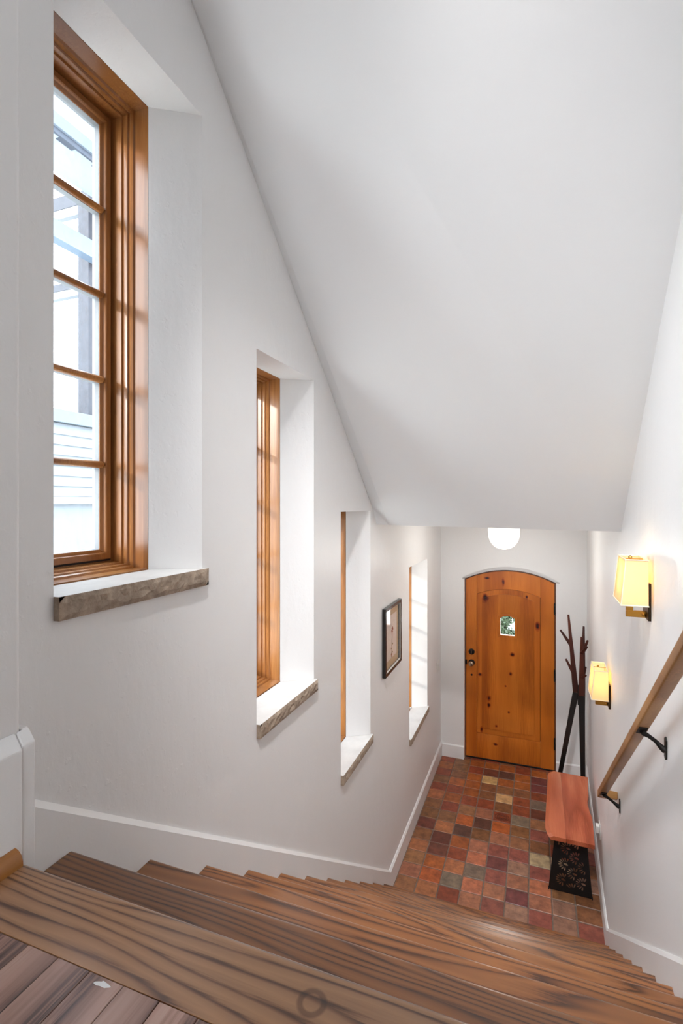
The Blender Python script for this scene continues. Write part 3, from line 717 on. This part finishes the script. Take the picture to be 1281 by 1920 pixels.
# ------------------------------------------------------------------ wall sconces
def sconce(yc, zb_, label):
    xw_ = XR(yc)
    S = thing('wall_sconce', (xw_, yc, zb_), label, 'sconce', 'wall sconces above the handrail')
    MB().box(xw_-.011, xw_-.0005, yc-.058, yc+.058, zb_, zb_+.150).build('back_plate', 'bronze', S, bevel=.002)
    mb = MB(); mb.box(xw_-.082, xw_-.0115, yc-.009, yc+.009, zb_+.004, zb_+.030); mb.box(xw_-.082, xw_-.056, yc-.009, yc+.009, zb_+.030, zb_+.085)
    mb.build('arm', 'brass', S, bevel=.001)
    MB().lathe([(.004, -.014), (.007, -.012), (.007, -.0), (.004, .002)], (xw_-.02, yc-.010, zb_+.018), axis='Y', n=12).build('screw', 'brass', S, smooth=True)
    # tapered fabric shade, open top and bottom
    z0, z1 = zb_+.067, zb_+.247; zt = (z0+z1)/2
    bot = [(xw_-.114, yc-.108), (xw_-.019, yc-.108), (xw_-.019, yc+.108), (xw_-.114, yc+.108)]
    top = [(xw_-.096, yc-.102), (xw_-.019, yc-.102), (xw_-.019, yc+.102), (xw_-.096, yc+.102)]
    th = .0016; mb = MB()
    for k in range(4):
        k2 = (k+1) % 4
        def ins(p): return (p[0]+(th if p[0] < xw_-.05 else -th), p[1]+(th if p[1] < yc else -th))
        v = [(*bot[k], z0), (*bot[k2], z0), (*top[k2], z1), (*top[k], z1)]
        u = [(*ins(bot[k]), z0), (*ins(bot[k2]), z0), (*ins(top[k2]), z1), (*ins(top[k]), z1)]
        mb.add(v, [(0, 1, 2, 3)])
    sh = mb.build('shade', 'shade_linen', S)
    def loop(pts, z, r):
        m2 = MB()
        for k in range(4):
            p, q = pts[k], pts[(k+1) % 4]
            m2.tube([(*p, z), (*q, z)], r, n=8)
        return m2
    loop(top, z1, .0028).build('trim', 'shade_trim', sh); loop(bot, z0, .0028).build('trim', 'shade_trim', sh)
    for k in (0, 3): MB().tube([(*bot[k], z0), (*top[k], z1)], .0022, n=8).build('trim', 'shade_trim', sh)
    # spider and socket
    MB().tube([(xw_-.0215, yc, z1-.004), (xw_-.094, yc, z1-.004)], .002, n=8).build('spider', 'brass', S)
    MB().lathe([(.003, 0), (.008, .002), (.006, .009), (.002, .012)], (xw_-.066, yc, z1-.002), n=14).build('finial', 'brass', S, smooth=True)
    MB().lathe([(.015, 0), (.015, .040), (.011, .043)], (xw_-.066, yc, zb_+.0855), n=18).build('socket', 'brass', S, smooth=True)
    bu = MB().lathe([(.009, 0), (.012, .012), (.020, .032), (.021, .046), (.013, .062), (.003, .068)], (xw_-.066, yc, zb_+.129), n=18).build('bulb', 'bulb_glow', S, smooth=True)
    l = add_light('bulb_light', 'POINT', (xw_-.066, yc, zb_+.17), energy=0.40, color=(1.0, .74, .40), shadow_soft_size=.026)
    bu.visible_shadow = True
    l.parent = S; l.location = Vector((xw_-.066, yc-.0, zb_+.165))-S.location
    return S
sconce(2.390, 2.431, 'upper wall sconce with cream tapered shade, nearer the top of the stairs')
sconce(3.640, 1.609, 'lower wall sconce with cream tapered shade, above the bench')

# ------------------------------------------------------------------ added, unseen downlight over the landing, aimed down the flight to brighten lower walls
R = thing('added_stair_light', (-0.2, 0.40, 5.06), 'added unseen downlight in the flat ceiling over the landing', 'fill_light')
MB().lathe([(.060, 5.059), (.095, 5.059), (.097, 5.054), (.066, 5.048), (.060, 5.05)], (-.2, .40, 0), n=36, cap=False).build('trim_ring', 'plastic_white', R, smooth=True)
dl = add_light('added_stair_spot', 'SPOT', (-.2, .40, 5.03), energy=112, color=(.99, .99, 1), spot_size=math.radians(57), spot_blend=1.0, shadow_soft_size=.10)
dl.rotation_euler = Vector((0.02, .56, -.83)).to_track_quat('-Z', 'Y').to_euler()
dl.parent = R; dl.location = Vector((-.2, .40, 5.03))-R.location

# ------------------------------------------------------------------ entry ceiling light
G = thing('ceiling_light', (-0.26, 4.6, 2.75), 'white opal glass dome ceiling light in front of the door', 'ceiling light')
MB().lathe([(.05, 2.751), (.085, 2.749), (.10, 2.72), (.126, 2.715), (.128, 2.695), (.118, 2.694)], (-.26, 4.6, 0), n=40).build('fitter', 'plastic_white', G, smooth=True)
prof = [(.131, 2.692), (.132, 2.668)]+[(.131*math.cos(t)**.85, 2.655-.145*math.sin(t)) for t in [i*math.pi/2/12 for i in range(12)]]+[(.004, 2.509)]
MB().lathe(prof, (-.26, 4.6, 0), n=40).build('globe', 'opal_glass', G, smooth=True)
for k in range(3):
    a = 2*math.pi*k/3-.9; MB().tube([(-.26+.127*math.cos(a), 4.6+.127*math.sin(a), 2.704), (-.26+.139*math.cos(a), 4.6+.139*math.sin(a), 2.704)], .0045, n=10).build('thumb_screw', 'brass', G)
gl = add_light('globe_light', 'POINT', (-.26, 4.6, 2.44), energy=2.0, color=(1, .97, .92), shadow_soft_size=.11)
gl.parent = G; gl.location = Vector((-.26, 4.6, 2.40))-G.location

# ------------------------------------------------------------------ bench
B = thing('bench', (0.24, 4.55, 0), 'reddish live-edge slab bench with black cut-metal legs against the right wall', 'bench')
left = [(.094, 4.057), (.0775, 4.095), (.066, 4.162), (.066, 4.258), (.071, 4.36), (.076, 4.466), (.083, 4.60), (.088, 4.748), (.094, 4.86), (.098, 4.977), (.106, 5.018), (.123, 5.047)]
right = [(.434, 5.040), (.428, 4.95), (.418, 4.83), (.412, 4.717), (.397, 4.64), (.393, 4.587), (.400, 4.48), (.410, 4.40), (.407, 4.30), (.401, 4.18), (.395, 4.054)]
right = [(x-.002, y) for x, y in right]
ZB = .452
def slab(name, L_, R_, mat, inset_left):
    mb = MB(); P_ = L_+R_; n = len(P_); nl = len(L_)
    topv = [((x+.026 if (inset_left and i < nl) else x), y, ZB) for i, (x, y) in enumerate(P_)]
    midv = [(x, y, ZB-.016) for x, y in P_]; botv = [(x+(.006 if i < nl else 0), y, ZB-.030) for i, (x, y) in enumerate(P_)]
    v = topv+midv+botv; f = [tuple(range(n)), tuple(range(2*n, 3*n))[::-1]]
    for k in (0, 1): f += [(k*n+i, k*n+(i+1) % n, (k+1)*n+(i+1) % n, (k+1)*n+i) for i in range(n)]
    mb.add(v, f); return mb.build(name, mat, B)
# two glued boards with a visible joint
jy = [(.205, 4.0555), (.207, 4.3), (.206, 4.6), (.208, 5.0435)]
Lm = [(x-.0004, y) for x, y in reversed(jy)]
slab('seat_board', left, [(x, y) for x, y in Lm], 'bench_wood_pale', True)
slab('seat_board', [(x+.0004, y) for x, y in jy], right, 'bench_wood', False)
# leg: trapezoid plate with scalloped fan cut-outs
def bench_leg(yy):
    cu = bpy.data.curves.new('leg_outline', 'CURVE'); cu.dimensions = '2D'; cu.fill_mode = 'BOTH'; cu.extrude = .0025; cu.resolution_u = 1
    def spl(pts):
        s = cu.splines.new('POLY'); s.points.add(len(pts)-1); s.use_cyclic_u = True
        for p, q in zip(s.points, pts): p.co = (q[0], q[1], 0, 1)
    spl([(.087, .0008), (.386, .0008), (.349, .4195), (.132, .4195)])
    fans = [(.2234, .331), (.2069, .2097), (.1904, .0912), (.2807, .2703), (.2671, .1503), (.3267, .0916), (.3403, .2100), (.253, .032), (.294, .388), (.166, .392), (.3535, .330)]
    placed = []      # (point, radius) of every hole so that none touch
    def inside(x, z):
        return .040 < z < .400 and x > .087+.045*z/.4195+.028 and x < .386-.037*z/.4195-.030
    def free(samples):
        return all(inside(p.x, p.y) for p, r in samples) and all((p-q).length > r+t+.0010 for p, r in samples for q, t in placed)
    for (fx, fz) in fans:
        el = [Vector((fx+.0165*math.cos(t)*.97, fz+.0095*math.sin(t)-.0035*math.cos(t))) for t in [2*math.pi*i/12 for i in range(12)]]
        smp = [(Vector((fx+d, fz-.0035*d/.0165)), .0085) for d in (-.008, 0, .008)]
        if free(smp): spl([tuple(p) for p in el]); placed.extend(smp)
        mine = []
        for k in range(9):
            a = math.radians(72+k*23.5)
            d0, d1 = .0215, .053
            ca, sa = math.cos(a), math.sin(a)
            base = Vector((fx+d0*ca, fz+d0*sa*.85)); tip = Vector((fx+d1*ca, fz+d1*sa*.92)); 
            for shrink in (1.0, .8, .62):
                dv = (tip-base)*shrink; nv = Vector((-dv.y, dv.x)).normalized()
                wd = [(0, .0014), (.35, .0036), (.72, .0060), (1, .0032)]
                smp = [(base+dv*t, r) for t, r in ((.1, .0020), (.35, .0036), (.6, .0052), (.78, .0058), (.95, .0040))]
                if free(smp):
                    spl([tuple(base+dv*t+nv*r) for t, r in wd]+[tuple(base+dv*t-nv*r) for t, r in reversed(wd)]); mine.extend(smp); break
        placed.extend(mine)
    tmp = bpy.data.objects.new('tmp', cu); COL.objects.link(tmp)
    dg = bpy.context.evaluated_depsgraph_get(); me = bpy.data.meshes.new_from_object(tmp.evaluated_get(dg))
    bpy.data.objects.remove(tmp); bpy.data.curves.remove(cu)
    for v in me.vertices: v.co = Vector((v.co.x, v.co.z, v.co.y))-Vector((.24, 0, 0))
    me.flip_normals(); me.materials.clear(); me.materials.append(MATS['black_metal'])
    return me
leg_me = bench_leg(0)
for yy in (4.142, 4.93):
    o = bpy.data.objects.new('leg', leg_me); COL.objects.link(o); o.parent = B; o.location = Vector((.24, yy, 0))-B.location
    WLOC[o.name] = Vector((.24, yy, 0))
    o['label'] = 'black metal leg panel with fan-shaped cut-outs'
    MB().box(.134, .347, yy-.03, yy+.03, .4155, .4205).build('mount_plate', 'black_metal', o)
    mb = MB()
    for xf in (.084, .381): MB().box(xf, xf+.008, yy-.012, yy+.012, 0.0005, .012).build('foot', 'black_metal', o)
MB().box(.225, .255, 4.146, 4.926, .395, .4145).build('stretcher', 'black_metal', B, bevel=.002)

# ------------------------------------------------------------------ coat stand
C = thing('coat_stand', (0.38, 5.4, 0), 'dark wooden branching coat stand with black splayed legs by the door', 'coat stand')
Yk = 5.36
def bar(pts, wid, name, mat, par, dep=None):
    """flat tapered bar through points, rectangular section"""
    mb = MB(); dep = dep or wid
    vs, fs = [], []
    pts = [Vector(p) for p in pts]
    for i, p in enumerate(pts):
        d = (pts[min(i+1, len(pts)-1)]-pts[max(i-1, 0)]).normalized()
        sx = d.cross(Vector((0, 1, 0))).normalized(); sy = sx.cross(d).normalized()
        ww = wid[i] if isinstance(wid, list) else wid; dd = (dep[i] if isinstance(dep, list) else dep)
        for a, b_ in ((-1, -1), (1, -1), (1, 1), (-1, 1)): vs.append(p+sx*a*ww/2+sy*b_*dd/2)
    for i in range(len(pts)-1):
        for k in range(4): fs.append((i*4+k, i*4+(k+1) % 4, (i+1)*4+(k+1) % 4, (i+1)*4+k))
    fs += [(3, 2, 1, 0), tuple(range(len(vs)-4, len(vs)))]
    mb.add(vs, fs); return mb.build(name, mat, par, bevel=.002, seg=1)
def q(zpx, x, y): 
    return (x, y, zpx)
def pole(foot, knee, join, top, hooks):
    f, k, j, t = map(Vector, (foot, knee, join, top))
    m1 = f.lerp(k, .92)
    bar([f, f.lerp(k, .5), m1, k+(j-k)*.35, j], [.034, .040, .048, .052, .052], 'leg', 'black_paint', C, dep=[.02, .022, .024, .024, .024])
    up = bar([j+Vector((0, 0, .0008)), j.lerp(t, .15), j.lerp(t, .55), t], [.052, .050, .036, .018], 'branch', 'rack_wood', C, dep=[.024, .024, .022, .014])
    for (fr_, tip) in hooks:
        b0 = j.lerp(t, fr_); tp = Vector(tip)
        bar([b0, b0.lerp(tp, .3), tp], [.034, .028, .017], 'hook', 'rack_wood', up, dep=[.018, .018, .012])
pole((.075+.085, 5.30, .001), (.333, 5.37, .96), (.357, 5.38, 1.085), (.2905, 5.36, 1.832), [(.60, (.219, 5.36, 1.680)), (.23, (.268, 5.36, 1.404))])
pole((.415, 5.26, .001), (.404, 5.34, .95), (.4045, 5.345, 1.073), (.402, 5.31, 1.640), [(.72, (.442, 5.22, 1.575)), (.30, (.435, 5.25, 1.30))])
pole((.435, 5.50, .001), (.415, 5.42, .95), (.416, 5.415, 1.073), (.432, 5.45, 1.712), [(.62, (.466, 5.43, 1.585)), (.20, (.450, 5.45, 1.322))])
MB().lathe([(.014, .97), (.017, .975), (.017, 1.155), (.014, 1.16)], (.389, 5.372, 0), n=20).build('collar', 'black_metal', C, smooth=True)

# ------------------------------------------------------------------ framed picture
PX = XW+.001; PXo = XW+.028
py0, py1, pz0, pz1 = 3.500, 3.960, 1.652, 2.146
F = thing('framed_picture', (XW, (py0+py1)/2, pz0), 'small black framed flower print on the wall between two windows', 'picture')
fw = .024
def rail(name, pts):
    mb = MB(); v = [(X, y, z) for X in (PX, PXo) for y, z in pts]
    mb.add(v, [(0, 1, 2, 3), (7, 6, 5, 4)]+[(i, (i+1) % 4, (i+1) % 4+4, i+4) for i in range(4)]); return mb.build('frame_rail', 'frame_black', F, bevel=.002)
O_ = [(py0, pz0), (py1, pz0), (py1, pz1), (py0, pz1)]; I_ = [(py0+fw, pz0+fw), (py1-fw, pz0+fw), (py1-fw, pz1-fw), (py0+fw, pz1-fw)]
for k in range(4): rail('r', [O_[k], O_[(k+1) % 4], I_[(k+1) % 4], I_[k]])
mb = MB()
I2 = [(py0+fw+.007, pz0+fw+.007), (py1-fw-.007, pz0+fw+.007), (py1-fw-.007, pz1-fw-.007), (py0+fw+.007, pz1-fw-.007)]
for k in range(4):
    a_, b_, c_, d_ = I_[k], I_[(k+1) % 4], I2[(k+1) % 4], I2[k]
    mb.add([(PXo-.003, *a_), (PXo-.003, *b_), (PXo-.011, *c_), (PXo-.011, *d_)], [(0, 1, 2, 3)])
mb.build('inner_lip', 'frame_lip', F)
MB().box(PX+.002, PX+.006, py0+fw, py1-fw, pz0+fw, pz1-fw).build('mat_board', 'mat_board', F)
ppr = MB().box(PX+.0062, PX+.0072, py0+.085, py1-.085, pz0+.085, pz1-.085).build('print', 'print_paper', F)
pc = (py0+py1)/2; xx = PX+.0078
def stroke(pts, r, mat, nm): MB().tube([(xx, y, z) for y, z in pts], r, n=6, squash=.25).build(nm, mat, ppr)
stroke([(pc-.005, 1.745), (pc+.004, 1.80), (pc+.002, 1.85), (pc+.012, 1.90), (pc+.010, 1.935)], .0022, 'ink_green', 'stem')
for a in range(6):
    t = a*math.pi/3; stroke([(pc+.010, 1.945), (pc+.010+.016*math.cos(t), 1.945+.018*math.sin(t)), (pc+.010+.026*math.cos(t+.3), 1.945+.028*math.sin(t+.3))], [.003, .006, .002], 'ink_pink', 'petal')
for (y, z, dy) in ((pc+.004, 1.80, -.03), (pc+.003, 1.83, .034), (pc, 1.77, .028)):
    stroke([(y, z), (y+dy*.5, z+.012), (y+dy, z+.006)], [.002, .006, .001], 'ink_green', 'leaf')
stroke([(pc-.02, 1.748), (pc-.01, 1.742), (pc+.0, 1.75), (pc-.012, 1.772), (pc-.02, 1.76)], .002, 'ink_grey', 'flourish')
MB().box(PXo-.014, PXo-.0125, py0+fw, py1-fw, pz0+fw, pz1-fw).build('glass', 'clear_glass', F)

# ------------------------------------------------------------------ switch plate and socket
S = thing('light_switch', (XW, 5.72, 1.02), 'white double light switch plate near the door corner', 'switch')
MB().box(XW+.0005, XW+.0055, 5.645, 5.795, 1.018, 1.140).build('plate', 'plastic_white', S, bevel=.002)
for y in (5.693, 5.747): MB().box(XW+.0056, XW+.011, y-.015, y+.015, 1.046, 1.112).build('rocker', 'plastic_white', S, bevel=.0015)
yo = 4.32; xo = XR(yo)
S = thing('wall_outlet', (xo, yo, .40), 'small white plug-in night light low on the wall behind the bench', 'outlet')
pp = MB().box(xo-.0055, xo-.0005, yo-.036, yo+.036, .36, .475).build('plate', 'plastic_white', S, bevel=.002)
MB().box(xo-.030, xo-.006, yo-.022, yo+.022, .40, .455).build('night_light', 'plastic_white', S, bevel=.004)

# ------------------------------------------------------------------ outdoors
mb = MB(); mb.box(-30, 30, -12, 30, -0.40, -0.16)
tag(mb.build('ground', 'concrete'), 'pale concrete yard outside', 'ground', kind='structure')
NX = -4.5; NH = thing('neighbour_house', (NX-1, 5, -0.16), 'pale neighbouring house with lap siding seen through the top window', 'house')
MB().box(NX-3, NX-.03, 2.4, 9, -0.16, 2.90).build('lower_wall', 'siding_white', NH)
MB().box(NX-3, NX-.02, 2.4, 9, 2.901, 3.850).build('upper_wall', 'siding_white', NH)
MB().box(NX-.0195, NX+.03, 2.4, 9, 2.90, 2.975).build('trim_band', 'beam_white', NH)
sb = None
for k in range(7):
    z = 2.978+k*.1045
    if sb is None:
        mb = MB(); mb.prism([(NX-.0195, z), (NX+.022, z), (NX+.006, z+.112), (NX-.0195, z+.112)], 'Y', 2.4, 9); sb = mb.build('siding_board', 'siding_white', NH)
    else:
        t_ = bpy.data.objects.new('siding_board', sb.data); COL.objects.link(t_); t_.parent = NH; t_.location = sb.location+Vector((0, 0, .1045*k))
MB().box(NX-.0195, NX+.06, 2.4, 9, 3.722, 3.85).build('flashing', 'flashing', NH, bevel=.004)
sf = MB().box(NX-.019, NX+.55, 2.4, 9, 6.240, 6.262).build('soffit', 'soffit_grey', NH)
for k in range(16):
    y = 2.6+k*.4
    MB().box(NX+.40, NX+.48, y, y+.17, 6.2352, 6.2395).build('vent', 'vent_dark', sf)
mb = MB(); mb.prism([(NX+.551, 6.20), (NX+.60, 6.20), (NX+.66, 6.26), (NX+.67, 6.40), (NX+.655, 6.47), (NX+.551, 6.47)], 'Y', 2.4, 9)
MB().box(NX+.551, NX+.575, 2.4, 9, 6.15, 6.199).build('fascia', 'vent_dark', NH)
mb.build('gutter', 'gutter_grey', NH)
PG = thing('pergola', (-4.6, 4.3, 3.85), 'dark post and crossed beams of a roof pergola outside the top window', 'pergola')
MB().box(-4.70, -4.55, 4.18, 4.36, 3.851, 6.235).build('post', 'beam_dark', PG)
MB().box(-4.70, -4.55, 8.2, 8.38, 3.851, 6.235).build('post', 'beam_dark', PG)
for z0_, z1_, z2_ in ((6.09, 6.19, 6.335), (5.20, 5.28, 5.36)):
    MB().box(-7.4, -4.552, 4.181, 4.26, z1_, z2_).build('cross_beam', 'beam_dark', PG)
    MB().box(-7.4, -4.702, 4.186, 4.25, z0_, z1_-.001).build('beam_cap', 'beam_white', PG)
bb = MB().box(-4.545, -4.42, 2.6, 8.4, 5.53, 5.71).build('long_beam', 'beam_blue', PG)
# tree beyond the front door
T = thing('tree', (-0.95, 9.3, -0.16), 'small leafy green tree seen through the small door window', 'tree')
MB().tube([(-.95, 9.3, -.16), (-.92, 9.3, .4), (-.86, 9.3, 1.0), (-.82, 9.38, 1.7)], [.05, .04, .03, .012], n=10).build('trunk', 'bark', T, smooth=True)
rnd = random.Random(5); mb = MB()
for k in range(3600):
    cxx, cyy, czz, rr = rnd.choice([(-.58, 9.2, .92, .12), (-.50, 9.2, .93, .10), (-.44, 9.2, 1.0, .08), (-.56, 9.1, .70, .09), (-.47, 9.2, .64, .07), (-.38, 9.2, .66, .05), (-.95, 9.3, 1.3, .35), (-1.0, 9.2, .7, .3), (-.8, 9.4, 1.7, .3)])
    p = Vector((cxx+rnd.gauss(0, rr*.55), cyy+rnd.gauss(0, rr*.8), czz+rnd.gauss(0, rr*.6)))
    if p.z < 0: continue
    d = Vector((rnd.uniform(-1, 1), rnd.uniform(-1, 1), rnd.uniform(-1, 1))).normalized(); e = d.orthogonal().normalized(); s_ = rnd.uniform(.022, .042)
    mb.add([p-d*s_, p+e*s_*.5, p+d*s_, p-e*s_*.5], [(0, 1, 2, 3)])
fo = mb.build('foliage', 'leaf', T); fo['kind'] = 'stuff'
